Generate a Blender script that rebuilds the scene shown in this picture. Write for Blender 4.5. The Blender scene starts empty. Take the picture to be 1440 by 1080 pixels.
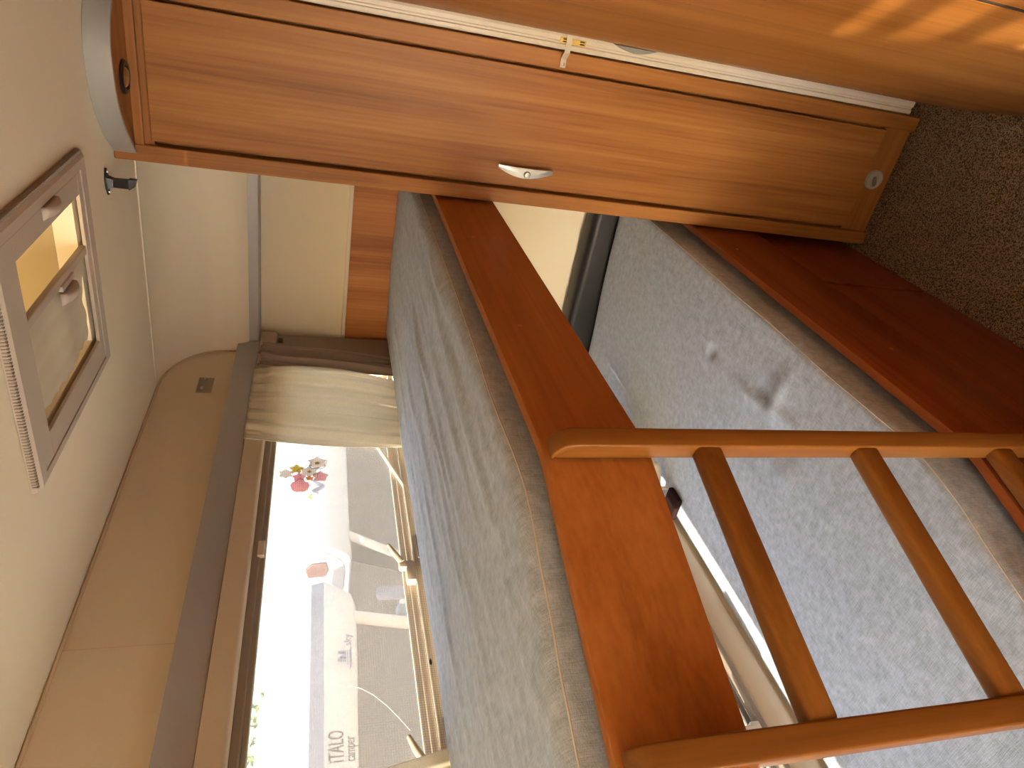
import bpy, bmesh, math, random
from mathutils import Vector, Matrix, noise

random.seed(7)
SC = bpy.context.scene
COL = SC.collection
PI = math.pi


def lin(c):
    c = c / 255.0
    return c / 12.92 if c <= 0.04045 else ((c + 0.055) / 1.055) ** 2.4


def rgb(r, g, b):
    return (lin(r), lin(g), lin(b), 1.0)


# ------------------------------------------------------------------ materials
def new_mat(name):
    m = bpy.data.materials.new(name)
    m.use_nodes = True
    nt = m.node_tree
    b = nt.nodes['Principled BSDF']
    return m, nt, b


def plain(name, col, rough=0.5, metal=0.0, spec=0.5, bump=None):
    m, nt, b = new_mat(name)
    b.inputs['Base Color'].default_value = col
    b.inputs['Roughness'].default_value = rough
    b.inputs['Metallic'].default_value = metal
    b.inputs['Specular IOR Level'].default_value = spec
    if bump:
        scale, strength, dist = bump
        tc = nt.nodes.new('ShaderNodeTexCoord')
        n = nt.nodes.new('ShaderNodeTexNoise')
        n.inputs['Scale'].default_value = scale
        n.inputs['Detail'].default_value = 3
        nt.links.new(tc.outputs['Object'], n.inputs['Vector'])
        bp = nt.nodes.new('ShaderNodeBump')
        bp.inputs['Strength'].default_value = strength
        bp.inputs['Distance'].default_value = dist
        nt.links.new(n.outputs['Fac'], bp.inputs['Height'])
        nt.links.new(bp.outputs['Normal'], b.inputs['Normal'])
    return m


def ramp(nt, stops):
    r = nt.nodes.new('ShaderNodeValToRGB')
    while len(r.color_ramp.elements) < len(stops):
        r.color_ramp.elements.new(0.5)
    for e, (p, c) in zip(r.color_ramp.elements, stops):
        e.position = p
        e.color = c
    return r


def wood(name, dark, mid, light, axis, rough=0.45, seed=0.0, contrast=1.0, spec=0.25):
    """Wood veneer: long growth streaks along AXIS, thin dark pores."""
    m, nt, b = new_mat(name)
    tc = nt.nodes.new('ShaderNodeTexCoord')
    mp = nt.nodes.new('ShaderNodeMapping')
    mp.inputs['Location'].default_value = (seed, seed * 1.7, seed * 0.6)
    s = [11.0, 11.0, 11.0]
    s[axis] = 0.55
    mp.inputs['Scale'].default_value = s
    nt.links.new(tc.outputs['Object'], mp.inputs['Vector'])
    n1 = nt.nodes.new('ShaderNodeTexNoise')
    n1.inputs['Scale'].default_value = 1.6
    n1.inputs['Detail'].default_value = 4
    n1.inputs['Distortion'].default_value = 0.25
    nt.links.new(mp.outputs['Vector'], n1.inputs['Vector'])
    # growth rings: a sine of the stretched noise
    mm = nt.nodes.new('ShaderNodeMath')
    mm.operation = 'MULTIPLY'
    mm.inputs[1].default_value = 60.0
    nt.links.new(n1.outputs['Fac'], mm.inputs[0])
    sn = nt.nodes.new('ShaderNodeMath')
    sn.operation = 'SINE'
    nt.links.new(mm.outputs[0], sn.inputs[0])
    # pores
    mp2 = nt.nodes.new('ShaderNodeMapping')
    s2 = [150.0, 150.0, 150.0]
    s2[axis] = 3.0
    mp2.inputs['Scale'].default_value = s2
    nt.links.new(tc.outputs['Object'], mp2.inputs['Vector'])
    n2 = nt.nodes.new('ShaderNodeTexNoise')
    n2.inputs['Scale'].default_value = 1.0
    n2.inputs['Detail'].default_value = 3
    nt.links.new(mp2.outputs['Vector'], n2.inputs['Vector'])
    # combine: 0.55*noise + .09*sine + .3*pores
    a1 = nt.nodes.new('ShaderNodeMath')
    a1.operation = 'MULTIPLY_ADD'
    a1.inputs[1].default_value = 0.028 * contrast
    nt.links.new(sn.outputs[0], a1.inputs[0])
    nt.links.new(n1.outputs['Fac'], a1.inputs[2])
    a2 = nt.nodes.new('ShaderNodeMath')
    a2.operation = 'MULTIPLY_ADD'
    a2.inputs[1].default_value = 0.50 * contrast
    nt.links.new(n2.outputs['Fac'], a2.inputs[0])
    nt.links.new(a1.outputs[0], a2.inputs[2])
    r = ramp(nt, [(0.42, dark), (0.70, mid), (1.0, light)])
    nt.links.new(a2.outputs[0], r.inputs['Fac'])
    nt.links.new(r.outputs['Color'], b.inputs['Base Color'])
    b.inputs['Roughness'].default_value = rough
    b.inputs['Specular IOR Level'].default_value = spec
    bp = nt.nodes.new('ShaderNodeBump')
    bp.inputs['Strength'].default_value = 0.08
    bp.inputs['Distance'].default_value = 0.001
    nt.links.new(n2.outputs['Fac'], bp.inputs['Height'])
    nt.links.new(bp.outputs['Normal'], b.inputs['Normal'])
    return m


def fabric(name, c1, c2, weave=900.0, mottled=70.0, rough=0.95, bump=0.35, stretch=(1, 1, 1)):
    m, nt, b = new_mat(name)
    tc = nt.nodes.new('ShaderNodeTexCoord')
    mp = nt.nodes.new('ShaderNodeMapping')
    mp.inputs['Scale'].default_value = stretch
    nt.links.new(tc.outputs['Object'], mp.inputs['Vector'])
    n1 = nt.nodes.new('ShaderNodeTexNoise')
    n1.inputs['Scale'].default_value = mottled
    n1.inputs['Detail'].default_value = 6
    nt.links.new(mp.outputs['Vector'], n1.inputs['Vector'])
    # crossed threads
    mpx = nt.nodes.new('ShaderNodeMapping')
    mpx.inputs['Scale'].default_value = (60, weave, weave)
    mpy = nt.nodes.new('ShaderNodeMapping')
    mpy.inputs['Scale'].default_value = (weave, 60, 60)
    fx = nt.nodes.new('ShaderNodeTexNoise')
    fy = nt.nodes.new('ShaderNodeTexNoise')
    for mpn, f in ((mpx, fx), (mpy, fy)):
        nt.links.new(tc.outputs['Object'], mpn.inputs['Vector'])
        nt.links.new(mpn.outputs['Vector'], f.inputs['Vector'])
        f.inputs['Scale'].default_value = 1.0
        f.inputs['Detail'].default_value = 2
    add = nt.nodes.new('ShaderNodeMath')
    add.operation = 'ADD'
    nt.links.new(fx.outputs['Fac'], add.inputs[0])
    nt.links.new(fy.outputs['Fac'], add.inputs[1])
    mix = nt.nodes.new('ShaderNodeMath')
    mix.operation = 'MULTIPLY_ADD'
    mix.inputs[1].default_value = 0.8
    nt.links.new(add.outputs[0], mix.inputs[0])
    nt.links.new(n1.outputs['Fac'], mix.inputs[2])
    r = ramp(nt, [(0.75, c1), (1.42, c2)])
    r.color_ramp.elements[0].position = 0.0
    r.color_ramp.elements[1].position = 1.0
    mr = nt.nodes.new('ShaderNodeMapRange')
    mr.inputs['From Min'].default_value = 0.85
    mr.inputs['From Max'].default_value = 1.75
    nt.links.new(mix.outputs[0], mr.inputs['Value'])
    nt.links.new(mr.outputs['Result'], r.inputs['Fac'])
    nt.links.new(r.outputs['Color'], b.inputs['Base Color'])
    b.inputs['Roughness'].default_value = rough
    b.inputs['Specular IOR Level'].default_value = 0.15
    b.inputs['Sheen Weight'].default_value = 0.25
    bp = nt.nodes.new('ShaderNodeBump')
    bp.inputs['Strength'].default_value = bump
    bp.inputs['Distance'].default_value = 0.0012
    nt.links.new(add.outputs[0], bp.inputs['Height'])
    nt.links.new(bp.outputs['Normal'], b.inputs['Normal'])
    return m


def glass(name, tint, gloss=0.06, haze=0.0, haze_col=(1, 1, 1, 1)):
    m = bpy.data.materials.new(name)
    m.use_nodes = True
    nt = m.node_tree
    nt.nodes.remove(nt.nodes['Principled BSDF'])
    out = nt.nodes['Material Output']
    t = nt.nodes.new('ShaderNodeBsdfTransparent')
    t.inputs['Color'].default_value = tint
    g = nt.nodes.new('ShaderNodeBsdfGlossy')
    g.inputs['Roughness'].default_value = 0.03
    mx = nt.nodes.new('ShaderNodeMixShader')
    mx.inputs['Fac'].default_value = gloss
    nt.links.new(t.outputs[0], mx.inputs[1])
    nt.links.new(g.outputs[0], mx.inputs[2])
    last = mx
    if haze > 0:
        d = nt.nodes.new('ShaderNodeBsdfTranslucent')
        d.inputs['Color'].default_value = haze_col
        m2 = nt.nodes.new('ShaderNodeMixShader')
        m2.inputs['Fac'].default_value = haze
        nt.links.new(mx.outputs[0], m2.inputs[1])
        nt.links.new(d.outputs[0], m2.inputs[2])
        last = m2
    nt.links.new(last.outputs[0], out.inputs['Surface'])
    return m


def netting(name, col, period, cover):
    """Fine woven insect netting: threads of COL with clear holes."""
    m = bpy.data.materials.new(name)
    m.use_nodes = True
    nt = m.node_tree
    nt.nodes.remove(nt.nodes['Principled BSDF'])
    out = nt.nodes['Material Output']
    tc = nt.nodes.new('ShaderNodeTexCoord')
    sep = nt.nodes.new('ShaderNodeSeparateXYZ')
    nt.links.new(tc.outputs['Object'], sep.inputs[0])
    waves = []
    for ax in ('X', 'Z'):
        a = nt.nodes.new('ShaderNodeMath')
        a.operation = 'MULTIPLY'
        a.inputs[1].default_value = 2 * PI / period
        nt.links.new(sep.outputs[ax], a.inputs[0])
        f = nt.nodes.new('ShaderNodeMath')
        f.operation = 'SINE'
        nt.links.new(a.outputs[0], f.inputs[0])
        waves.append(f)
    sm_ = nt.nodes.new('ShaderNodeMath')
    sm_.operation = 'ADD'
    nt.links.new(waves[0].outputs[0], sm_.inputs[0])
    nt.links.new(waves[1].outputs[0], sm_.inputs[1])
    mxm = nt.nodes.new('ShaderNodeMath')
    mxm.operation = 'MULTIPLY_ADD'
    mxm.inputs[1].default_value = cover * 0.45
    mxm.inputs[2].default_value = cover
    nt.links.new(sm_.outputs[0], mxm.inputs[0])
    t = nt.nodes.new('ShaderNodeBsdfTransparent')
    d = nt.nodes.new('ShaderNodeBsdfDiffuse')
    d.inputs['Color'].default_value = col
    tl = nt.nodes.new('ShaderNodeBsdfTranslucent')
    tl.inputs['Color'].default_value = col
    dm = nt.nodes.new('ShaderNodeMixShader')
    nt.links.new(d.outputs[0], dm.inputs[1])
    nt.links.new(tl.outputs[0], dm.inputs[2])
    mx = nt.nodes.new('ShaderNodeMixShader')
    nt.links.new(mxm.outputs[0], mx.inputs['Fac'])
    nt.links.new(t.outputs[0], mx.inputs[1])
    nt.links.new(dm.outputs[0], mx.inputs[2])
    nt.links.new(mx.outputs[0], out.inputs['Surface'])
    return m


def cloth_thin(name, col, trans=0.45, rough_noise=500.0):
    m = bpy.data.materials.new(name)
    m.use_nodes = True
    nt = m.node_tree
    nt.nodes.remove(nt.nodes['Principled BSDF'])
    out = nt.nodes['Material Output']
    tc = nt.nodes.new('ShaderNodeTexCoord')
    n = nt.nodes.new('ShaderNodeTexNoise')
    n.inputs['Scale'].default_value = rough_noise
    nt.links.new(tc.outputs['Object'], n.inputs['Vector'])
    r = ramp(nt, [(0.25, tuple(c * 0.86 for c in col[:3]) + (1,)), (0.75, col)])
    nt.links.new(n.outputs['Fac'], r.inputs['Fac'])
    d = nt.nodes.new('ShaderNodeBsdfDiffuse')
    t = nt.nodes.new('ShaderNodeBsdfTranslucent')
    nt.links.new(r.outputs['Color'], d.inputs['Color'])
    nt.links.new(r.outputs['Color'], t.inputs['Color'])
    mx = nt.nodes.new('ShaderNodeMixShader')
    mx.inputs['Fac'].default_value = trans
    nt.links.new(d.outputs[0], mx.inputs[1])
    nt.links.new(t.outputs[0], mx.inputs[2])
    nt.links.new(mx.outputs[0], out.inputs['Surface'])
    return m


W_D, W_M, W_L = rgb(118, 72, 32), rgb(152, 98, 48), rgb(172, 118, 62)
B_D, B_M, B_L = rgb(136, 78, 34), rgb(166, 101, 48), rgb(182, 118, 62)
L_D, L_M, L_L = rgb(104, 62, 24), rgb(130, 82, 34), rgb(146, 98, 46)
WOODZ = wood('wardrobe_wood', W_D, W_M, W_L, 2, seed=1.3)
WOODY = wood('wardrobe_wood_cross', W_D, W_M, W_L, 1, seed=4.1)
DOORW = wood('door_wood', W_D, W_M, W_L, 2, seed=8.3, rough=0.34)
BOARD = wood('bunk_board_wood', B_D, B_M, B_L, 0, seed=2.2, rough=0.42, contrast=0.8)
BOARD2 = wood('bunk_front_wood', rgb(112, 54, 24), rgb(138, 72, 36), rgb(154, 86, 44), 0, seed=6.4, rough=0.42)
PANELW = wood('end_panel_wood', rgb(150, 92, 52), rgb(186, 122, 72), rgb(202, 142, 90), 2, seed=3.3, contrast=0.8)
LADZ = wood('ladder_wood_long', L_D, L_M, L_L, 2, seed=5.5, contrast=0.7, rough=0.4)
LADX = wood('ladder_wood_rung', L_D, L_M, L_L, 0, seed=9.5, contrast=0.7, rough=0.4)
CREAM = plain('cream_wall_paper', rgb(234, 224, 200), 0.7, 0, 0.25, (420, 0.12, 0.0006))
CREAM2 = plain('cream_side_paper', rgb(224, 210, 182), 0.7, 0, 0.25, (420, 0.12, 0.0006))
SEAM = plain('cream_seam', rgb(206, 184, 150), 0.6)
WHITE_TRIM = plain('off_white_profile', rgb(225, 215, 198), 0.4)
EDGE_WHITE = plain('white_door_profile', rgb(200, 190, 174), 0.35)
GREY_RAIL = plain('grey_rail_laminate', rgb(178, 176, 176), 0.4, 0.25, 0.5)
SILVER = plain('silver_grey_fascia', rgb(176, 176, 172), 0.38, 0.35)
METAL = plain('brushed_steel', rgb(190, 188, 184), 0.32, 0.9)
CHROME = plain('chrome', rgb(220, 220, 222), 0.12, 1.0)
BRASS = plain('brass', rgb(206, 172, 92), 0.3, 0.9)
BLACK = plain('black_plastic', rgb(24, 22, 22), 0.35)
SOFTBLACK = plain('black_leatherette', rgb(30, 29, 30), 0.45, 0, 0.4, (160, 0.25, 0.001))
DARKGAP = plain('dark_gap', rgb(30, 18, 12), 0.8)
BROWN_PLUSH = plain('dark_brown_plush', rgb(44, 28, 24), 0.95, 0, 0.1, (700, 0.9, 0.003))
HATCH = plain('beige_grey_plastic', rgb(186, 174, 160), 0.45)
HATCH_DK = plain('beige_grey_ribs', rgb(150, 136, 122), 0.55)
FRAME_T = plain('taupe_window_frame', rgb(150, 138, 122), 0.5)
FRAME_B = plain('beige_blind_cassette', rgb(206, 190, 164), 0.45)
FRAME_S = plain('beige_window_seal', rgb(214, 202, 180), 0.5)
GREY_PL = plain('grey_plastic', rgb(128, 126, 122), 0.45)
VENT = plain('pale_grey_vent', rgb(176, 172, 166), 0.45)
CAMPER_W = plain('camper_white_paint', rgb(238, 238, 238), 0.25)
CAMPER_B = plain('camper_cream_paint', rgb(226, 216, 200), 0.3)
CAMPER_G = plain('camper_grey_stripe', rgb(150, 152, 160), 0.3)
CAMPER_GLASS = plain('camper_dark_glass', rgb(92, 84, 76), 0.08)
CAMPER_TXT = plain('camper_grey_print', rgb(60, 56, 56), 0.4)
CAMPER_BLUE = plain('camper_slate_blue_print', rgb(112, 118, 146), 0.4)
CAMPER_YEL = plain('camper_yellow_print', rgb(224, 196, 110), 0.4)
CAMPER_RED = plain('camper_red_brown_frame', rgb(74, 44, 40), 0.4)
TYRE = plain('tyre_black', rgb(30, 30, 32), 0.8)
GRAVEL = plain('pale_gravel', rgb(172, 168, 160), 0.9, 0, 0.2, (40, 0.6, 0.02))
BARK = plain('bark', rgb(86, 70, 54), 0.9)
LEAF = plain('leaf_green', rgb(92, 120, 62), 0.7)
FAB = fabric('grey_chenille', rgb(138, 150, 164), rgb(196, 210, 228))
PIPING = plain('pale_seam_thread', rgb(204, 200, 192), 0.8)
CURT_C = cloth_thin('cream_curtain_cloth', rgb(248, 242, 226), 0.6)
CURT_T = cloth_thin('taupe_curtain_cloth', rgb(176, 160, 146), 0.12)
ACRYL = glass('acrylic_pane', (0.47, 0.455, 0.435, 1), 0.05, 0.045, (0.92, 0.86, 0.76, 1))
FLY = netting('flyscreen_netting', rgb(206, 196, 180), 0.0045, 0.13)
AMBER = glass('amber_dome', (0.17, 0.145, 0.105, 1), 0.06, 0.08, (0.6, 0.5, 0.32, 1))
OCHRE = plain('ochre_well', rgb(170, 150, 108), 0.5)
STK_PINK = cloth_thin('sticker_pink', rgb(250, 196, 204), 0.6, 50)
STK_YEL = cloth_thin('sticker_yellow', rgb(232, 214, 60), 0.6, 50)
STK_WHITE = cloth_thin('sticker_white', rgb(240, 236, 230), 0.6, 50)
STK_LINE = cloth_thin('sticker_outline', rgb(130, 96, 100), 0.4, 50)
STK_ORG = cloth_thin('sticker_orange', rgb(236, 186, 90), 0.6, 50)


def carpet_mat():
    m, nt, b = new_mat('brown_loop_carpet')
    tc = nt.nodes.new('ShaderNodeTexCoord')
    v = nt.nodes.new('ShaderNodeTexVoronoi')
    v.inputs['Scale'].default_value = 290
    nt.links.new(tc.outputs['Object'], v.inputs['Vector'])
    n = nt.nodes.new('ShaderNodeTexNoise')
    n.inputs['Scale'].default_value = 200
    n.inputs['Detail'].default_value = 4
    nt.links.new(tc.outputs['Object'], n.inputs['Vector'])
    a = nt.nodes.new('ShaderNodeMath')
    a.operation = 'SUBTRACT'
    nt.links.new(n.outputs['Fac'], a.inputs[0])
    nt.links.new(v.outputs['Distance'], a.inputs[1])
    mr = nt.nodes.new('ShaderNodeMapRange')
    mr.inputs['From Min'].default_value = -0.35
    mr.inputs['From Max'].default_value = 0.45
    nt.links.new(a.outputs[0], mr.inputs['Value'])
    r = ramp(nt, [(0.10, rgb(86, 70, 58)), (0.45, rgb(142, 122, 104)), (0.9, rgb(184, 164, 142))])
    nt.links.new(mr.outputs['Result'], r.inputs['Fac'])
    nt.links.new(r.outputs['Color'], b.inputs['Base Color'])
    b.inputs['Roughness'].default_value = 0.95
    b.inputs['Specular IOR Level'].default_value = 0.1
    bp = nt.nodes.new('ShaderNodeBump')
    bp.inputs['Strength'].default_value = 0.9
    bp.inputs['Distance'].default_value = 0.004
    nt.links.new(a.outputs[0], bp.inputs['Height'])
    nt.links.new(bp.outputs['Normal'], b.inputs['Normal'])
    return m


CARPET = carpet_mat()


# ------------------------------------------------------------------ builders
class MB:
    """collects shapes in world coordinates and links them as ONE mesh object"""

    def __init__(self):
        self.bm = bmesh.new()

    def _merge(self, tmp):
        me = bpy.data.meshes.new('tmp')
        tmp.to_mesh(me)
        tmp.free()
        self.bm.from_mesh(me)
        bpy.data.meshes.remove(me)

    def box(self, x0, x1, y0, y1, z0, z1, bev=0.0, seg=2, mtx=None):
        t = bmesh.new()
        vs = [t.verts.new((x, y, z)) for x in (x0, x1) for y in (y0, y1) for z in (z0, z1)]
        for f in ((0, 1, 3, 2), (4, 6, 7, 5), (0, 4, 5, 1), (2, 3, 7, 6), (0, 2, 6, 4), (1, 5, 7, 3)):
            t.faces.new([vs[i] for i in f])
        if bev > 0:
            bmesh.ops.bevel(t, geom=t.edges[:], offset=bev, segments=seg, affect='EDGES', profile=0.5)
        if mtx is not None:
            t.transform(mtx)
        bmesh.ops.recalc_face_normals(t, faces=t.faces[:])
        self._merge(t)
        return self

    def prism(self, pts, axis, a0, a1, bev=0.0, seg=2, mtx=None):
        """pts: 2-D outline in the two other axes (in x,y,z order), extruded a0..a1 along axis"""
        t = bmesh.new()

        def P(p, a):
            v = [p[0], p[1]]
            v.insert(axis, a)
            return v
        A = [t.verts.new(P(p, a0)) for p in pts]
        B = [t.verts.new(P(p, a1)) for p in pts]
        n = len(pts)
        fa = t.faces.new(A)
        fb = t.faces.new(B[::-1])
        for i in range(n):
            j = (i + 1) % n
            t.faces.new([A[j], A[i], B[i], B[j]])
        bmesh.ops.recalc_face_normals(t, faces=t.faces[:])
        if bev > 0:
            ed = [e for e in t.edges if (e.verts[0] in A and e.verts[1] in A) or (e.verts[0] in B and e.verts[1] in B)]
            bmesh.ops.bevel(t, geom=ed, offset=bev, segments=seg, affect='EDGES', profile=0.5)
        if mtx is not None:
            t.transform(mtx)
        self._merge(t)
        return self

    def loft(self, rings, closed=True, caps=True):
        t = bmesh.new()
        R = [[t.verts.new(p) for p in r] for r in rings]
        n = len(R[0])
        for a, b in zip(R[:-1], R[1:]):
            for i in range(n if closed else n - 1):
                j = (i + 1) % n
                t.faces.new([a[i], a[j], b[j], b[i]])
        if caps and closed:
            t.faces.new(R[0][::-1])
            t.faces.new(R[-1])
        bmesh.ops.recalc_face_normals(t, faces=t.faces[:])
        self._merge(t)
        return self

    def tube(self, path, r, n=10, flat=1.0):
        path = [Vector(p) for p in path]
        rings = []
        up0 = Vector((0, 0, 1))
        for i, p in enumerate(path):
            d = (path[min(i + 1, len(path) - 1)] - path[max(i - 1, 0)]).normalized()
            up = up0 if abs(d.dot(up0)) < 0.95 else Vector((0, 1, 0))
            s = d.cross(up).normalized()
            u = s.cross(d).normalized()
            rr = r[i] if isinstance(r, (list, tuple)) else r
            rings.append([p + s * math.cos(k * 2 * PI / n) * rr + u * math.sin(k * 2 * PI / n) * rr * flat for k in range(n)])
        return self.loft(rings)

    def lathe(self, prof, centre, axis, n=32):
        """prof: (radius, offset along axis) pairs, closed at both ends if radius 0"""
        c = Vector(centre)
        a = Vector(axis).normalized()
        u = a.orthogonal().normalized()
        v = a.cross(u)
        rings = [[c + a * h + (u * math.cos(k * 2 * PI / n) + v * math.sin(k * 2 * PI / n)) * max(r, 1e-5) for k in range(n)] for r, h in prof]
        return self.loft(rings)

    def build(self, name, mat, parent=None, smooth=False, auto=None):
        me = bpy.data.meshes.new(name)
        off = root_loc(parent)
        self.bm.transform(Matrix.Translation(-off))
        self.bm.to_mesh(me)
        self.bm.free()
        o = bpy.data.objects.new(name, me)
        COL.objects.link(o)
        me.materials.append(mat)
        if parent is not None:
            o.parent = parent
        if smooth or auto is not None:
            for p in me.polygons:
                p.use_smooth = True
            if auto is not None:
                me.set_sharp_from_angle(angle=math.radians(auto))
        return o


def root_loc(o):
    v = Vector((0, 0, 0))
    while o is not None:
        v += Vector(o.location)
        o = o.parent
    return v


def tag(o, label, cat=None, group=None, kind=None):
    o['label'] = label
    if cat:
        o['category'] = cat
    if group:
        o['group'] = group
    if kind:
        o['kind'] = kind
    return o


def empty(name, loc, label, cat, group=None, kind=None):
    o = bpy.data.objects.new(name, None)
    COL.objects.link(o)
    o.location = loc
    o.empty_display_size = 0.1
    return tag(o, label, cat, group, kind)


def grid(nu, nv, fn):
    """open sheet of nu x nv points"""
    m = MB()
    vs = [[m.bm.verts.new(fn(i / (nu - 1), j / (nv - 1))) for j in range(nv)] for i in range(nu)]
    for i in range(nu - 1):
        for j in range(nv - 1):
            m.bm.faces.new([vs[i][j], vs[i + 1][j], vs[i + 1][j + 1], vs[i][j + 1]])
    return m


def arc(cx, cy, r, a0, a1, n):
    return [(cx + r * math.cos(math.radians(a0 + (a1 - a0) * k / n)), cy + r * math.sin(math.radians(a0 + (a1 - a0) * k / n))) for k in range(n + 1)]


# ------------------------------------------------------------------ measures (metres)
ZC = 1.895            # ceiling
YW = 1.122            # window wall, inner face
XE = 2.04             # end wall, inner face
XB = -2.7             # far end of the van behind the viewer
XW, WY0, WY1 = 1.56, 0.119, 0.462    # wardrobe front and sides
KX, KY = 0.62, 0.468  # where both bunk fronts turn
ANG = 0.2966
SEG = Vector((-math.cos(ANG), math.sin(ANG), 0))
OUT = Vector((-math.sin(ANG), -math.cos(ANG), 0))


def front_y(x, off=0.0):
    """front line of the bunks; off > 0 lies behind the front"""
    if x >= KX:
        return KY + off
    return KY + off + (KX - x) * math.tan(ANG)


# ------------------------------------------------------------------ setting
# floor
f = MB().box(XB, XE, -1.0, YW, -0.05, -0.004).build('floor', plain('floor_board', rgb(120, 96, 76), 0.7))
tag(f, 'caravan floor under the brown carpet', 'floor', kind='structure')


def carpet_pt(u, v):
    x = 0.15 + u * 1.85
    y = -0.45 + v * 0.95
    p = Vector((x, y, 0))
    h = 0.0022 * noise.noise(p * 170) + 0.0014 * noise.noise(p * 75) + 0.002 * noise.noise(p * 12)
    return (x, y, 0.002 + h)


c = grid(460, 240, carpet_pt).build('carpet', CARPET, smooth=True)
tag(c, 'speckled brown loop-pile carpet on the caravan floor', 'carpet', kind='stuff')


def slab_with_holes(m, x0, x1, y0, y1, z0, z1, holes):
    """holes: non overlapping in x, sorted"""
    x = x0
    for hx0, hx1, hy0, hy1 in holes:
        m.box(x, hx0, y0, y1, z0, z1)
        m.box(hx0, hx1, y0, hy0, z0, z1)
        m.box(hx0, hx1, hy1, y1, z0, z1)
        x = hx1
    m.box(x, x1, y0, y1, z0, z1)
    return m


HX0, HX1, HY0, HY1 = 0.984, 1.276, 0.446, 0.729      # roof hatch opening
RX0, RX1, RY0, RY1 = -2.30, -1.60, -0.45, 0.17       # unseen rooflight opening, added to throw the sun patch on the door
ce = slab_with_holes(MB(), XB, XE + 0.04, -1.0, YW + 0.04, ZC, ZC + 0.035,
                     [(RX0, RX1, RY0, RY1), (HX0, HX1, HY0, HY1)]).build('ceiling', CREAM)
tag(ce, 'cream papered caravan ceiling', 'ceiling', kind='structure')
tr = MB()
for t0 in (0.32, 0.66):
    xx = RX0 + (RX1 - RX0) * t0
    tr.box(xx - 0.03, xx + 0.03, RY0 - 0.01, RY1 + 0.01, ZC + 0.036, ZC + 0.056)  # added bars that cut the dark stripes into the sun patch
SMOKE = glass('added_rooflight_dome', (0.36, 0.335, 0.28, 1), 0.06)  # tint of the added dome weakens the sun patch
rfl = MB().box(RX0 - 0.03, RX1 + 0.03, RY0 - 0.03, RY1 + 0.03, ZC + 0.060, ZC + 0.066).build('added_rooflight', SMOKE)
tag(rfl, 'smoked dome of the unseen rooflight added to make the door sun patch', 'rooflight', kind='structure')
t_ = tr.build('added_rooflight_bars', HATCH)
tag(t_, 'cross bars added to the unseen rooflight to stripe the door sun patch', 'rooflight bars', kind='structure')

# window wall with two openings, and an unseen third added for fill light
UX0, UX1, UZ0, UZ1 = -0.6, 1.86, 1.238, 1.600        # upper opening
LX0, LX1, LZ0, LZ1 = -0.6, 1.70, 0.640, 1.075        # lower opening
w = MB()
Y0, Y1 = YW, YW + 0.03
w.box(XB, UX0, Y0, Y1, 0, 0.76)
w.box(XB, UX0, Y0, Y1, 1.34, ZC)
w.box(XB, -2.62, Y0, Y1, 0.76, 1.34)
w.box(-1.38, UX0, Y0, Y1, 0.76, 1.34)
w.box(UX0, XE + 0.04, Y0, Y1, UZ1, ZC)
w.box(UX0, XE + 0.04, Y0, Y1, LZ1, UZ0)
w.box(UX0, XE + 0.04, Y0, Y1, -0.05, LZ0)
w.box(UX1, XE + 0.04, Y0, Y1, UZ0, UZ1)
w.box(LX1, XE + 0.04, Y0, Y1, LZ0, LZ1)
ww = w.build('wall_window', CREAM2)
tag(ww, 'cream wall with the two long windows', 'wall', kind='structure')

# end wall with the cove that rolls into the ceiling
prof = [(XE + 0.04, -0.05), (XE, -0.05), (XE, 1.648), (1.985, 1.652), (1.952, 1.685), (1.941, 1.715), (1.934, 1.766), (1.922, 1.795), (1.903, 1.820),
        (1.878, 1.844), (1.850, 1.863), (1.809, 1.881), (1.766, 1.8915), (1.725, ZC), (XE + 0.04, ZC)]
we = MB().prism(prof, 1, -1.0, YW).build('wall_end', CREAM, auto=25)
tag(we, 'cream end wall beyond the bunks, rounded into the ceiling', 'wall', kind='structure')
pw = MB().box(XE - 0.004, XE, 0.49, 1.112, 1.10, 1.392).build('wood_panel', PANELW, we)
pw['label'] = 'wood veneer strip above the upper mattress'
MB().box(XE - 0.010, XE, 0.49, 1.115, 1.390, 1.402, 0.002).build('edge_strip', WHITE_TRIM, we)

# front wall behind the viewer, wall opposite the windows 
wf = MB()  # gap between the boxes is added to let sun onto the table
wf.box(XB - 0.04, XB, -1.0, YW, 0, 0.85)
wf.box(XB - 0.04, XB, -1.0, YW, 1.52, ZC)
wf.box(XB - 0.04, XB, 1.08, YW, 0.85, 1.52)
wf.box(XB - 0.04, XB, -1.0, 0.30, 0.85, 1.52)
tag(wf.build('wall_front', WOODY), 'front wall behind the viewer with an opening added to admit sun', 'wall', kind='structure')
wr = MB()
wr.box(XB, XE, -1.04, -1.0, 0, ZC)
tag(wr.build('wall_right', WOODZ), 'wood panelled wall opposite the two long windows', 'wall', kind='structure')

tb = empty('bounce_table', (-1.55, 0.55, 0), 'unseen white table added behind the viewer to bounce sun onto the ceiling', 'table')  # unseen table, added to bounce sunlight up to the ceiling
MB().box(-2.55, -0.48, 0.12, 1.05, 0.70, 0.725, 0.006).build('table_top', plain('bounce_white', rgb(236, 232, 222), 0.5), tb)
for xx in (-2.3, -0.85):
    for yy in (0.2, 0.92):
        MB().box(xx - 0.03, xx + 0.03, yy - 0.03, yy + 0.03, 0.0, 0.70, 0.006).build('leg', METAL, tb)

# trims
def strip(name, mat, label, fnm, auto=None):
    m = MB()
    fnm(m)
    o = m.build(name, mat, auto=auto)
    return tag(o, label, 'trim', kind='structure')


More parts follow.
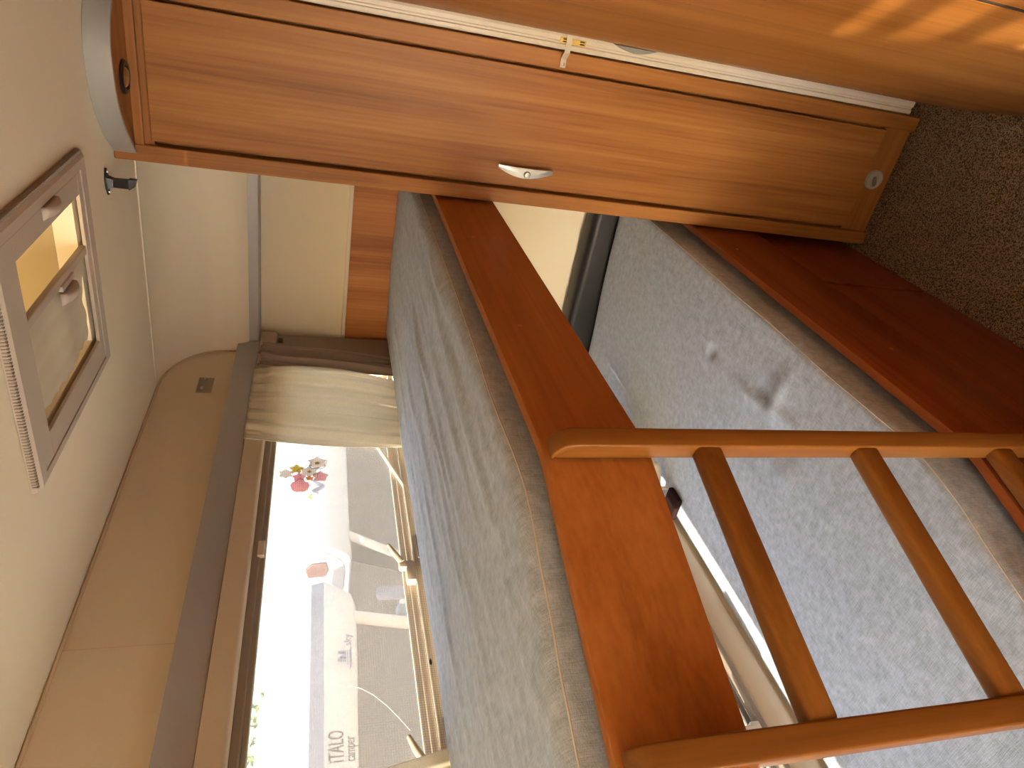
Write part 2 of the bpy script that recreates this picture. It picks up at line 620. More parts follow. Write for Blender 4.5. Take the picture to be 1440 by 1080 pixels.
strip('trim_1', WHITE_TRIM, 'thin pale strip between ceiling and rounded end wall',
      lambda m: m.box(1.719, 1.728, 0.47, 1.10, ZC - 0.004, ZC - 0.0002, 0.001))
strip('trim_2', SEAM, 'piped seam along the top of the window wall',
      lambda m: (m.tube([(XB + 0.01, YW - 0.003, ZC - 0.004), (1.72, YW - 0.003, ZC - 0.004)], 0.0035, 8),
                 m.tube([(p[0], YW - 0.002, p[1]) for p in [(1.72, ZC - 0.003)] + [(a - 0.002, b - 0.002) for a, b in prof[5:13]][::-1]], 0.0028, 8)))


def rail_w(m):
    # rounded pelmet rail along the window wall: outline in y,z
    o = [(YW, 1.645)] + [(1.102 + 0.006 * math.cos(a), 1.653 + 0.008 * math.sin(a)) for a in (-PI / 2, -PI * 0.75, -PI)] + [(1.097, 1.708), (YW, 1.708)]
    m.prism(o, 0, -0.6, 1.962)


strip('trim_3', GREY_RAIL, 'long grey rail above the upper window', rail_w, auto=40)
strip('trim_4', GREY_RAIL, 'grey rail across the end wall under the cove',
      lambda m: m.box(1.960, XE, 0.464, 1.097, 1.648, 1.709, 0.003))
strip('trim_5', SEAM, 'fine vertical joint in the window wall panel above the rail',
      lambda m: m.box(0.8825, 0.8835, YW - 0.0006, YW, 1.708, ZC - 0.006))
strip('trim_6', WOODZ, 'narrow wooden corner strip beside the upper window',
      lambda m: m.box(XE - 0.014, XE - 0.0045, YW - 0.012, YW, 1.10, 1.645, 0.002))


# ------------------------------------------------------------------ windows
def hole_frame(m, x0, x1, z0, z1, t, y0, y1, bev=0.003):
    m.box(x0, x1, y0, y1, z1 - t, z1, bev)
    m.box(x0, x1, y0, y1, z0, z0 + t, bev)
    m.box(x0, x0 + t, y0, y1, z0 + t, z1 - t, bev)
    m.box(x1 - t, x1, y0, y1, z0 + t, z1 - t, bev)
    return m


w1 = empty('window_1', (0.6, YW, 1.24), 'long hinged acrylic window beside the upper bunk', 'window', kind='structure')
hole_frame(MB(), UX0, UX1 + 0.160, UZ0 - 0.028, UZ1 + 0.0, 0.018, YW - 0.016, YW + 0.0).build('frame', FRAME_T, w1)
cs = MB()
cs.prism([(YW - 0.002, 1.645), (YW - 0.030, 1.645), (YW - 0.030, 1.612)] + arc(YW - 0.020, 1.608, 0.010, 180, 270, 4) + [(YW - 0.002, 1.598)], 0, UX0, 2.02)
cs.build('blind_cassette', FRAME_B, w1, auto=40)
MB().box(UX0, UX1, YW - 0.012, YW + 0.012, 1.572, 1.598, 0.003).build('blind_rail', FRAME_T, w1)
MB().box(1.070, 1.112, YW - 0.022, YW - 0.011, 1.574, 1.588, 0.002).build('rail_clip', FRAME_B, w1)
MB().box(UX1 + 0.005, UX1 + 0.160, YW - 0.022, YW - 0.016, 1.215, 1.60, 0.002).build('side_channel', FRAME_T, w1)
MB().box(UX1 + 0.108, UX1 + 0.134, YW - 0.0235, YW - 0.0215, 1.58, 1.594).build('channel_slot', BLACK, w1)
MB().box(UX0 + 0.02, UX1 - 0.01, YW + 0.026, YW + 0.030, UZ0 + 0.012, UZ1 - 0.01).build('pane', ACRYL, w1)
MB().box(UX0 + 0.02, UX1 - 0.01, YW + 0.0030, YW + 0.0034, UZ0 + 0.01, 1.575).build('flyscreen', FLY, w1)
MB().tube([(0.7863, 1.1476, 1.4101), (0.7768, 1.1476, 1.3877), (0.7617, 1.1476, 1.3668), (0.7367, 1.1476, 1.3431), (0.7142, 1.1476, 1.3261), (0.6868, 1.1476, 1.3074)], 0.0006, 6).build('pane_scratch', STK_WHITE, w1)
sill = MB()
for k, (yy, zz, hh) in enumerate([(0.000, 1.246, 0.020), (0.010, 1.262, 0.016), (0.018, 1.276, 0.012), (0.022, 1.288, 0.026)]):
    sill.box(UX0, UX1, YW + yy, YW + yy + 0.009, zz - hh, zz, 0.002)
sill.build('sill_profile', FRAME_S, w1)
for xx in (1.03, 0.585):
    la = MB()
    la.box(xx - 0.028, xx + 0.028, YW - 0.004, YW + 0.016, 1.264, 1.284, 0.004)
    la.box(xx + 0.006, xx + 0.028, YW - 0.006, YW + 0.010, 1.280, 1.298, 0.004)
    la.tube([(xx + 0.022, YW - 0.002, 1.290), (xx + 0.050, YW - 0.004, 1.306), (xx + 0.075, YW - 0.003, 1.316)], [0.007, 0.0065, 0.004], 10)
    lo = la.build('latch', FRAME_B, w1, auto=40)
    lb = MB()
    lb.box(xx + 0.03, xx + 0.10, YW - 0.010, YW - 0.003, 1.246, 1.256, 0.003)
    lb.build('latch_stop', GREY_PL, lo)
st = MB().tube([(1.215, YW + 0.012, 1.222), (1.30, YW + 0.014, 1.250), (1.505, YW + 0.022, 1.316), (1.55, YW + 0.024, 1.330)], 0.0055, 12)
st.build('stay_arm', WHITE_TRIM, w1, smooth=True)
MB().box(1.50, 1.56, YW + 0.005, YW + 0.026, 1.318, 1.344, 0.004).build('stay_bracket', FRAME_B, w1)

w2 = empty('window_2', (0.6, YW, 0.64), 'long window beside the lower bunk with bright daylight', 'window', kind='structure')
cs = MB()
cs.prism([(YW + 0.0, 0.574), (YW - 0.003, 0.576), (YW - 0.006, 0.585), (YW - 0.0065, 0.605), (YW - 0.004, 0.628), (YW + 0.0, 0.636)], 0, LX0, LX1 + 0.05)
cs.build('blind_cassette', FRAME_B, w2, auto=50)
hole_frame(MB(), LX0, LX1, LZ0 - 0.002, LZ1, 0.014, YW - 0.004, YW + 0.02).build('frame', FRAME_T, w2)
fs = MB()
fs.box(LX0 + 0.014, LX1 - 0.014, YW + 0.012, YW + 0.018, 0.655, 0.667, 0.001)
fs.box(LX0 + 0.014, LX1 - 0.014, YW + 0.020, YW + 0.024, 0.669, 0.675, 0.001)
fs.build('sill_profile', GREY_PL, w2)
MB().box(LX0 + 0.014, LX1 - 0.014, YW + 0.025, YW + 0.029, 0.654, LZ1 - 0.014).build('pane', ACRYL, w2)
la = MB()
la.box(0.575, 0.612, YW - 0.006, YW + 0.014, 0.652, 0.672, 0.003)
la.box(0.590, 0.604, YW - 0.008, YW + 0.010, 0.668, 0.700, 0.003)
la.build('latch', WHITE_TRIM, w2)
MB().box(0.555, 0.578, YW - 0.008, YW + 0.010, 0.650, 0.690, 0.003).build('latch_stop', GREY_PL, w2)

# ------------------------------------------------------------------ wardrobe
wd = empty('wardrobe', (XW, 0.29, 0), 'tall narrow wooden wardrobe with one door at the foot of the bunks', 'wardrobe')
DX = XW + 0.008
MB().box(XW + 0.028, XE - 0.002, WY0 + 0.002, WY1 - 0.002, 0.012, ZC - 0.002).build('carcass', WOODZ, wd)
MB().box(XW, XW + 0.030, WY1 - 0.034, WY1, 0.012, ZC - 0.001, 0.0025).build('stile', WOODZ, wd)
MB().box(XW, XW + 0.030, WY0, WY0 + 0.036, 0.012, ZC - 0.001, 0.0025).build('stile', WOODZ, wd)
MB().box(XW + 0.014, XW + 0.030, WY0 + 0.036, WY1 - 0.034, 0.012, 0.094).build('plinth', WOODY, wd)
MB().box(XW + 0.012, XW + 0.030, WY0 + 0.036, WY1 - 0.034, 1.818, ZC - 0.002).build('top_rail', WOODY, wd)
DY0, DY1 = 0.161, 0.4185
dr = MB().box(XW + 0.002, XW + 0.020, DY0, DY1, 0.094, 1.823, 0.002).build('door', WOODZ, wd)
# handle: slim boat-shaped pull with a round push button
hz0, hz1, hy = 0.968, 1.100, 0.372
pts = []
for k in range(25):
    t = k / 24
    pts.append((hy - 0.004 + 0.002 * math.sin(PI * t), hz0 + (hz1 - hz0) * t))
for k in range(25):
    t = 1 - k / 24
    pts.append((hy + 0.004 + 0.018 * math.sin(PI * t) ** 0.9, hz0 + (hz1 - hz0) * t))
hm = MB().prism(pts, 0, XW - 0.019, XW - 0.014, 0.001)
for zz in (hz0 + 0.022, hz1 - 0.022):
    hm.box(XW - 0.015, XW + 0.002, hy + 0.001, hy + 0.009, zz - 0.006, zz + 0.006)
hm.build('handle', METAL, dr, auto=40)
MB().lathe([(0.0, 0), (0.0065, 0), (0.0080, -0.008), (0.0078, -0.022), (0.006, -0.025), (0.0, -0.0255)], (XW, hy + 0.012, 1.030), (1, 0, 0), 24).build('push_button', METAL, dr, auto=40)
# warm-air outlet in the plinth
av = MB().lathe([(0.017, 0.002), (0.0255, 0.002), (0.0255, -0.005), (0.0235, -0.008), (0.0195, -0.008), (0.017, -0.003)], (XW + 0.014, 0.287, 0.0600), (1, 0, 0), 40)
av = av.build('air_outlet', VENT, wd, auto=40)
av['label'] = 'round pale grey warm-air outlet'
MB().lathe([(0, 0.0005), (0.0172, 0.0005), (0.0172, -0.0005), (0, -0.0005)], (XW + 0.013, 0.287, 0.060), (1, 0, 0), 32).build('outlet_throat', BLACK, av)
MB().lathe([(0, 0.001), (0.0125, 0.001), (0.0125, -0.0012), (0, -0.0012)], (XW + 0.008, 0.291, 0.058), (1, 0.25, 0.5), 32).build('outlet_flap', GREY_PL, av)
# bowed cornice on top
ZU, ZT = 1.853, ZC - 0.001
# plan of the bow (x, y)
bow = [(1.585, 0.462), (1.560, 0.4465), (1.535, 0.4265), (1.505, 0.402), (1.478, 0.370), (1.456, 0.334), (1.445, 0.298), (1.441, 0.262), (1.445, 0.226), (1.457, 0.194), (1.478, 0.166), (1.505, 0.144), (1.535, 0.128), (1.56, 0.119)]


def dense(p, n=4):
    out = []
    for i in range(len(p) - 1):
        p0, p1, p2, p3 = p[max(i - 1, 0)], p[i], p[i + 1], p[min(i + 2, len(p) - 1)]
        for k in range(n):
            t = k / n
            out.append(tuple(0.5 * (2 * p1[a] + (p2[a] - p0[a]) * t + (2 * p0[a] - 5 * p1[a] + 4 * p2[a] - p3[a]) * t * t + (3 * p1[a] - p0[a] - 3 * p2[a] + p3[a]) * t ** 3) for a in (0, 1)))
    return out + [p[-1]]


bow = dense(bow)
ctr = Vector((1.60, 0.29))
inner = []
for p in bow:
    v = Vector(p) - ctr
    inner.append(tuple(ctr + v * (1 - 0.007 / v.length)))
fa = MB().prism(list(bow) + inner[::-1], 2, ZU - 0.002, ZT).build('cornice', SILVER, wd, auto=40)
fa['label'] = 'bowed silver grey cornice'
up = MB().prism(inner + [(1.572, 0.125), (1.572, 0.455)], 2, ZU, ZU + 0.012).build('cornice_panel', WOODY, wd)
MB().box(XW - 0.0, XW + 0.012, WY0 + 0.036, WY1 - 0.034, 1.836, ZU + 0.001, 0.002).build('cornice_lip', WOODY, wd)
sl = MB().lathe([(0.020, 0.002), (0.0315, 0.002), (0.0315, -0.003), (0.028, -0.006), (0.022, -0.006), (0.0195, -0.001)], (1.520, 0.294, ZU), (0, 0, 1), 40)
sl = sl.build('spotlight', BLACK, wd, auto=40)
MB().lathe([(0, 0.004), (0.0195, 0.003), (0.019, -0.004), (0.012, -0.0085), (0, -0.010)], (1.520, 0.294, ZU), (0, 0, 1), 32).build('spotlight_lens', CHROME, sl, auto=50)

# ------------------------------------------------------------------ open washroom door with white edge profile
door = empty('door_1', (1.53, 0.08, 0.0), 'open wooden washroom door with rounded face and white edge profile', 'door', kind='structure')


def door_y(x):
    t = 1.530 - x
    return 0.083 - 0.05 * t - 0.16 * t * t


outer = [(1.530 - 0.825 * k / 32, door_y(1.530 - 0.825 * k / 32)) for k in range(33)]
back = [(x + 0.004, y - 0.028) for x, y in outer]
MB().prism(outer + back[::-1], 2, 0.062, 1.86).build('door_leaf', DOORW, door, auto=30)
MB().box(0.697, 0.7065, door_y(0.702) - 0.032, door_y(0.702) + 0.0004, 0.062, 1.86).build('gap_shade_strip', DARKGAP, door)  # dark strip filling the door gap, stands in for its shade
pan = [(0.699 - 0.5 * k / 12, door_y(0.699 - 0.5 * k / 12)) for k in range(13)]
tag(MB().prism(pan + [(x + 0.004, y - 0.028) for x, y in pan][::-1], 2, 0.0, ZC - 0.001).build('wall_washroom', WOODZ, auto=30), 'wooden washroom wall panel beside the open door', 'wall', kind='structure')
# moulded profile on the door edge: outline in x,y, faces the viewer
ep = [(1.560, 0.082), (1.560, 0.113), (1.5335, 0.113), (1.5315, 0.110), (1.5315, 0.1035), (1.534, 0.1015), (1.534, 0.098), (1.5305, 0.096), (1.5295, 0.088), (1.5305, 0.082)]
MB().prism(ep, 2, 0.078, 1.85).build('edge_profile', EDGE_WHITE, door)
lp = MB()
lp.box(1.5285, 1.533, 0.0895, 0.1005, 0.960, 1.018, 0.001)
lp = lp.build('latch_plate', BRASS, door)
lm = MB()
for zz in (1.0065, 0.9685):
    for yy in (0.0925, 0.0972):
        lm.box(1.5278, 1.5290, yy - 0.0012, yy + 0.0012, zz - 0.0052, zz + 0.0052)
lm.build('latch_slot', DARKGAP, lp)
hp = []
for k in range(17):
    t = k / 16
    hp.append((door_y(1.515) + 0.0015 + 0.011 * math.sin(PI * t), 0.80 + 0.10 * t))
MB().prism(hp, 0, 1.516, 1.5305, 0.001).build('recessed_pull', GREY_PL, door, auto=40)

sp = empty('retaining_strap', (XW, 0.142, 0.995), 'short off-white strap holding the open door to the wardrobe', 'strap')
sm = MB()
path = [(1.5325, 0.078, 1.000), (1.5270, 0.084, 0.9995), (1.5262, 0.100, 0.998), (1.535, 0.118, 0.9955), (1.555, 0.132, 0.9935), (1.5588, 0.150, 0.9915)]
rr = []
for i, p in enumerate(path):
    a = Vector(path[max(i - 1, 0)])
    b_ = Vector(path[min(i + 1, len(path) - 1)])
    d = (b_ - a).normalized()
    s = Vector((0, 0, 1))
    n_ = d.cross(s).normalized() * 0.0007
    P_ = Vector(p)
    h_ = s * 0.0062
    rr.append([P_ + h_ + n_, P_ + h_ - n_, P_ - h_ - n_, P_ - h_ + n_])
sm.loft(rr)
sm.build('strap', EDGE_WHITE, sp)
MB().lathe([(0, 0.0012), (0.0042, 0.0012), (0.0040, -0.0008), (0.0022, -0.0020), (0, -0.0023)], (1.5572, 0.1435, 0.9925), (1, 0, 0), 20).build('screw', METAL, sp, auto=40)


# ------------------------------------------------------------------ bunks
def board(z0, z1, off, thick, x_hi=XE - 0.03, x_lo=-0.25, bev=0.004):
    """plank that follows the kinked front line; returns MB"""
    def ring(x, ya, yb, sh=0.0):
        b = bev
        o = [(ya + b, z0), (ya + b * 0.3, z0 + b * 0.3), (ya, z0 + b), (ya, z1 - b), (ya + b * 0.3, z1 - b * 0.3), (ya + b, z1),
             (yb - b, z1), (yb - b * 0.3, z1 - b * 0.3), (yb, z1 - b), (yb, z0 + b), (yb - b * 0.3, z0 + b * 0.3), (yb - b, z0)]
        return [(x, y, z) for y, z in o]
    m = MB()
    xs = [x_hi, KX + 0.03] + [KX + 0.03 - 0.06 * k / 6 for k in range(1, 7)] + [x_lo]
    rings = []
    for x in xs:
        # soften the turn over a few centimetres
        ys = sum(front_y(x + d) for d in (-0.02, -0.01, 0, 0.01, 0.02)) / 5
        rings.append(ring(x, ys + off, ys + off + thick))
    m.loft(rings)
    return m


ub = empty('bunk_bed', (1.3, 0.47, 1.087), 'upper bunk shelf with a deep wooden front board', 'bunk', 'bunks')
board(1.087, 1.230, 0.0, 0.018).build('front_board', BOARD, ub, auto=40)
sl_ = MB()
sl_.prism([(XE - 0.03, 0.490), (KX, 0.490), (-0.25, front_y(-0.25) + 0.022), (-0.25, 1.080), (XE - 0.03, 1.080)], 2, 1.095, 1.113)
sl_.build('base_panel', CREAM2, ub)
CAPM = plain('tan_screw_cap', rgb(196, 122, 66), 0.5)
for xx, zz in ((1.32, 1.185), (0.93, 1.180)):
    MB().lathe([(0, 0.001), (0.0042, 0.001), (0.0040, -0.0006), (0, -0.0010)], (xx, KY, zz), (0, 1, 0), 16).build('screw_cap', CAPM, ub)

lb = empty('bunk_bed.001', (1.3, 0.47, 0.0), 'lower bunk bench with a dark wooden front and a slotted panel', 'bunk', 'bunks')
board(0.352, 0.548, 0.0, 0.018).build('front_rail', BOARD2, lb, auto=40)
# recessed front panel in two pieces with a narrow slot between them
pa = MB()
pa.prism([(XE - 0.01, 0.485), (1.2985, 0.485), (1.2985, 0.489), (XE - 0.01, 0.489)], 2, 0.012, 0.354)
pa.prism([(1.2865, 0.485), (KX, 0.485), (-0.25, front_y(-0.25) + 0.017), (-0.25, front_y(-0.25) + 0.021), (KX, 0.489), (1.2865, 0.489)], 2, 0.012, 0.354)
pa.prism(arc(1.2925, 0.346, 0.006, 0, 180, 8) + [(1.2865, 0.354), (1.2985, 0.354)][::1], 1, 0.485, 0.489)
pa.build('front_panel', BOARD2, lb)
MB().box(1.262, 1.33, 0.492, 0.496, 0.012, 0.354).build('slot_backing', DARKGAP, lb)
sl_ = MB()
sl_.prism([(XE - 0.004, 0.507), (KX, 0.507), (-0.25, front_y(-0.25) + 0.040), (-0.25, YW - 0.008), (XE - 0.004, YW - 0.008)], 2, 0.440, 0.458)
sl_.build('base_panel', CREAM2, lb)
for xx, zz in ((1.42, 0.50), (0.93, 0.44)):
    MB().lathe([(0, 0.001), (0.0042, 0.001), (0.0040, -0.0006), (0, -0.0010)], (xx, KY, zz), (0, 1, 0), 16).build('screw_cap', CAPM, lb)


def mattress(name, z0, z1, off, y_back, x_hi, x_lo, rad, wrinkle, label, fall=0.0):
    nx, ntop, nside, ncor = 240, 84, 6, 7
    xs = [x_hi - (x_hi - x_lo) * i / (nx - 1) for i in range(nx)]
    rings = []
    for i, x in enumerate(xs):
        yf = sum(front_y(x + d) for d in (-0.06, -0.03, 0, 0.03, 0.06)) / 5 + off
        e = min(1.0, (x_hi - x) / rad)
        drop = rad * (1 - math.sqrt(max(0, 1 - (1 - e) ** 2)))
        zt = z1 - drop * 0.8
        ring = []
        # bottom front -> up the front -> across the top -> down the back
        for k in range(nside):
            ring.append([yf, z0 + (zt - rad - z0) * k / nside])
        for k in range(ncor):
            a = PI - (PI / 2) * k / ncor
            ring.append([yf + rad + rad * math.cos(a), zt - rad + rad * math.sin(a)])
        for k in range(ntop):
            t = k / (ntop - 1)
            ring.append([yf + rad + (y_back - 2 * rad - yf) * t, zt + 0.004 * math.sin(PI * t) - fall * t])
        for k in range(1, ncor + 1):
            a = PI / 2 - (PI / 2) * k / ncor
            ring.append([y_back - rad + rad * math.cos(a), zt - fall - rad + rad * math.sin(a)])
        for k in range(1, nside + 1):
            ring.append([y_back, (zt - fall - rad) + (z0 - zt + fall + rad) * k / nside])
        rings.append([wrinkle(x, y, z, z0, zt, yf) for y, z in ring])
    m = MB()
    m.loft(rings)
    o = m.build(name, FAB, None, smooth=True)
    tag(o, label, 'mattress', 'mattresses on the bunks')
    return o


def fb(p, o=4):
    s, a = 0, 1
    for _ in range(o):
        s += a * noise.noise(p)
        p = p * 2.03
        a *= 0.5
    return s


def wr_up(x, y, z, z0, zt, yf):
    up_ = max(0, (z - z0) / (zt - z0) - 0.55) / 0.45
    # long folds running lengthwise, strongest in the middle of the sheet
    n1 = noise.noise(Vector((x * 3.2 + 4 * (y - 0.7), y * 26, 1.5)))
    n2 = noise.noise(Vector((x * 6.5 + 9 * (y - 0.7), y * 48, 7.1)))
    mask = 0.35 + 0.65 * max(0, min(1, 1.2 - abs(x - 1.05) * 1.3))
    fold = (max(0, n1) ** 1.6 * 0.011 + max(0, n2) ** 1.5 * 0.006) * mask
    big = 0.004 * noise.noise(Vector((x * 2.3, y * 4, 3.3)))
    zz = z + up_ * (fold + big)
    yy = y + (1 - up_) * 0.002 * noise.noise(Vector((x * 9, z * 30, 5)))
    if y < yf + 0.03:
        yy += 0.003 * noise.noise(Vector((x * 6, z * 10, 9)))
    return (x, yy, zz)


def wr_lo(x, y, z, z0, zt, yf):
    up_ = max(0, (z - z0) / (zt - z0) - 0.55) / 0.45
    big = 0.006 * noise.noise(Vector((x * 2.6, y * 3.1, 11.3)))
    # dents near the front in front of the ladder
    d = 0.0
    for cx, cy, rx, ry, hgt in ((1.03, 0.640, 0.035, 0.018, -0.008), (0.985, 0.615, 0.020, 0.05, 0.008), (1.06, 0.665, 0.05, 0.016, 0.007),
                                (1.24, 0.660, 0.02, 0.014, -0.007), (0.93, 0.69, 0.05, 0.014, -0.007), (0.95, 0.645, 0.05, 0.014, 0.006),
                                (1.02, 0.78, 0.07, 0.012, -0.004), (1.08, 0.84, 0.06, 0.012, 0.004), (1.52, 0.88, 0.03, 0.01, -0.003),
                                (0.88, 0.74, 0.03, 0.02, 0.005)):
        r2 = ((x - cx) / rx) ** 2 + ((y - cy) / ry) ** 2
        d += 1.35 * hgt * math.exp(-r2)
    n1 = noise.noise(Vector((x * 8 + y * 6, y * 22 - x * 3, 2.7)))
    fold = max(0, n1) ** 1.5 * 0.006 * max(0, 1.1 - abs(x - 0.55) * 2.2)
    zz = z + up_ * (big + d + fold)
    yy = y
    if y < yf + 0.03:
        yy += 0.003 * noise.noise(Vector((x * 5, z * 12, 4)))
    return (x, yy, zz)


mu = mattress('mattress', 1.114, 1.262, 0.035, 1.086, XE - 0.006, -0.24, 0.022, wr_up, 'grey fabric mattress on the upper bunk beside the curtained window')
ml = mattress('mattress.001', 0.459, 0.595, 0.038, YW - 0.002, 1.930, -0.24, 0.016, wr_lo, 'grey fabric mattress on the lower bunk behind the ladder', 0.023)


def piping(parent, z, off, x_hi, wf):
    pth = []
    for k in range(120):
        x = x_hi - (x_hi + 0.2) * k / 119
        yf = sum(front_y(x + d) for d in (-0.06, -0.03, 0, 0.03, 0.06)) / 5 + off
        pth.append(wf(x, yf + 0.005, z, z - 0.12, z, yf))
    MB().tube(pth, 0.0013, 6).build('seam_piping', PIPING, parent, smooth=True)


piping(ml, 0.595 - 0.0036, 0.038, 1.91, wr_lo)
piping(mu, 1.262 - 0.014, 0.035 - 0.003, 1.99, wr_up)

# black padded bolster at the end wall, brown pad by the lower window
bo = MB().box(1.944, XE - 0.003, 0.512, 1.105, 0.459, 0.664, 0.024, 5).build('bolster', SOFTBLACK, smooth=True)
tag(bo, 'black padded bolster upright between the lower mattress and the end wall', 'bolster')
pad = MB()
bw = bmesh.new()
pad.box(1.150, 1.208, 1.046, 1.112, 0.5785, 0.594, 0.005, 2)
pd = pad.build('fabric_pad', BROWN_PLUSH)
tag(pd, 'small dark brown plush pad on the lower mattress by the window', 'pad')

# fly on the upper mattress
fl = empty('fly', (0.763, 1.068, 1.270), 'dead dark fly lying near the window edge of the upper mattress', 'insect')
fz = 1.2705
MB().tube([(0.757, 1.068, fz), (0.760, 1.068, fz + 0.001), (0.765, 1.068, fz + 0.001), (0.770, 1.068, fz)], [0.0006, 0.0024, 0.0026, 0.0008], 10).build('body', BLACK, fl, smooth=True)
wg = MB()
for s in (-1, 1):
    wg.prism([(0.759, 1.068), (0.768, 1.068 + s * 0.003), (0.7725, 1.068 + s * 0.0025), (0.769, 1.068 + s * 0.0005)], 2, fz + 0.0030, fz + 0.0032)
wg.build('wing', plain('fly_wing', rgb(70, 60, 54), 0.3), fl)

# ------------------------------------------------------------------ ladder
LB = Vector((0.615, 0.468, 0))
LS0, LT, LD, LW, LTOP = -0.0092, 0.0279, 0.0286, 0.3425, 1.223
lad = empty('bunk_ladder', LB + SEG * 0.17 + OUT * 0.01, 'wooden ladder standing against the upper bunk front board', 'ladder')
# local frame: X along the board, Y outwards, Z up
MT = Matrix(((SEG.x, OUT.x, 0, LB.x), (SEG.y, OUT.y, 0, LB.y), (0, 0, 1, 0), (0, 0, 0, 1)))
LEAN = math.tan(0.006)


def lad_rail(s0):
    r = LD - 0.002
    # outline in (out, z) with rounded outer top corner; bottom rests on the floor
    o = [(0.0015 + 1.23 * LEAN, 0.004), (LD + 1.23 * LEAN, 0.004)]
    o += [(LD - r + r * math.cos(a) + 0.02 * LEAN, LTOP - r + r * math.sin(a)) for a in [k * PI / 2 / 8 for k in range(9)]]
    o += [(0.0015, LTOP)]
    return MB().prism(o, 0, s0, s0 + LT, 0.003, 3, mtx=MT)


for s in (LS0, LS0 + LW):
    lad_rail(s).build('rail', LADZ, lad, auto=40)
for zc in (1.021, 0.781, 0.541, 0.301):
    o0 = 0.004 + (1.23 - zc) * LEAN
    MB().box(LS0 + LT - 0.003, LS0 + LW + 0.003, o0, o0 + 0.023, zc - 0.0175, zc + 0.0175, 0.006, 3, mtx=MT).build('rung', LADX, lad, auto=50)


# ------------------------------------------------------------------ curtains
def curtain(name, x0, x1, zt, zb, yc, amp, n, mat, label, bulge=0.0, seed=0, flop=0.0, skew=0.0, tuck=0.0, parent=None):
    def fn(u, v):
        x = x0 + (x1 - x0) * u
        z = zt + (zb - zt) * v
        ph = u * n * 2 * PI + 0.8 * noise.noise(Vector((u * 5, v * 1.5, seed)))
        a = amp * (0.45 + 0.55 * min(1, v * 5)) * (0.7 + 0.5 * noise.noise(Vector((u * 3, 2, seed))))
        a *= 1 - tuck * v * 8
        y = yc + tuck * v ** 1.5 + a * math.sin(ph) + 0.25 * amp * (1 - tuck * v * 8) * math.sin(2.3 * ph + v * 3)
        if v < 0.085:
            y += 0.0022 * math.sin(u * n * 7 * PI)
        x += bulge * math.sin(PI * v) * (u - 0.3) + skew * v * v
        if flop:
            k = max(0, 1 - v / 0.22)
            y -= flop * k * (0.5 + 0.5 * math.sin(u * 11 + seed))
            z -= flop * 1.3 * k * (0.5 + 0.5 * math.sin(u * 9 + 2 + seed))
        return (x, y, z)
    m = grid(120, 50, fn)
    o = m.build(name, mat, parent, smooth=True)
    sd = o.modifiers.new('thick', 'SOLIDIFY')
    sd.thickness = 0.0012
    tag(o, label, 'curtain', 'curtains at the two windows')
    hm_ = grid(120, 3, lambda u, v: (lambda p: (p[0], p[1] - 0.0012, p[2]))(fn(u, 0.083 + v * 0.006)))
    hm_.build('hem_seam', mat, o, smooth=True)
    return o


curtain('curtain', 1.430, 1.755, 1.646, 1.236, 1.070, 0.013, 5.5, CURT_C, 'cream gathered curtain hanging at the right of the upper window', 0.05, 1, 0.0, 0.012, tuck=0.034)
curtain('curtain.001', 1.795, 1.915, 1.646, 1.236, 1.078, 0.012, 2.2, CURT_T, 'taupe curtain bunched between the cream curtain and the end wall', 0.02, 4, 0.010, tuck=0.024)
curtain('curtain.002', 0.30, 0.565, 1.646, 1.236, 1.070, 0.009, 4.5, CURT_C, 'cream curtain tip below the grey rail at the far left end of the upper window', 0.0, 8, 0.0, 0.062, tuck=0.034)
curtain('curtain.003', 1.225, 1.600, 1.060, 0.590, 1.052, 0.024, 3.0, CURT_C, 'cream curtain ending on the lower mattress beside the lower window', 0.02, 12, 0.0, -0.02)

# ------------------------------------------------------------------ roof hatch
rh = empty('roof_hatch', (1.07, 0.56, ZC), 'beige roof hatch with half-drawn pleated blind in the ceiling', 'roof hatch')
ox0, ox1, oy0, oy1, zl = 0.918, 1.326, 0.388, 0.792, 1.880
fr = MB()
# frame with sloped flanks: loft from ceiling to lower face, as four bars around the screen panel
ix0, ix1, iy0, iy1 = 0.944, 1.297, 0.409, 0.776
e = 0.005


def ringz(x0, x1, y0, y1, z):
    return [(x0, y0, z), (x1, y0, z), (x1, y1, z), (x0, y1, z)]


fr.loft([ringz(ox0 - e, ox1 + e * 0.4, oy0 - e, oy1 + e * 0.4, ZC - 0.001), ringz(ox0 - 0.004, ox1, oy0 - 0.004, oy1, zl + 0.006), ringz(ox0 + 0.006, ox1 - 0.004, oy0 + 0.006, oy1 - 0.004, zl),
         ringz(ix0, ix1, iy0, iy1, zl), ringz(ix0, ix1, iy0, iy1, zl + 0.012)], caps=False)
fr.build('frame', HATCH, rh)
# ventilation ribs along the two flanks nearest the viewer
g1 = MB()
nr = 74
for k in range(nr):
    y = oy0 + 0.006 + (oy1 - oy0 - 0.016) * k / (nr - 1)
    g1.box(ox0 - 0.0055, ox0 + 0.0005, y - 0.0012, y + 0.0012, zl + 0.0045, ZC - 0.002, mtx=Matrix.Translation((0, 0, -0.0012)))
g1.build('vent_grille', HATCH_DK, rh)
g2 = MB()
nr = 84
for k in range(nr):
    x = ox0 + 0.006 + (ox1 - ox0 - 0.016) * k / (nr - 1)
    g2.box(x - 0.0012, x + 0.0012, oy0 - 0.0055, oy0 + 0.0005, zl + 0.0035, ZC - 0.002)
g2.build('vent_grille', HATCH_DK, rh)
sc_ = MB()
zp = zl + 0.0015
sc_.box(ix0 + 0.001, HX0, iy0 + 0.002, iy1 - 0.001, zp, zp + 0.006, 0.001)
sc_.box(HX1, ix1 - 0.001, iy0 + 0.002, iy1 - 0.001, zp, zp + 0.006, 0.001)
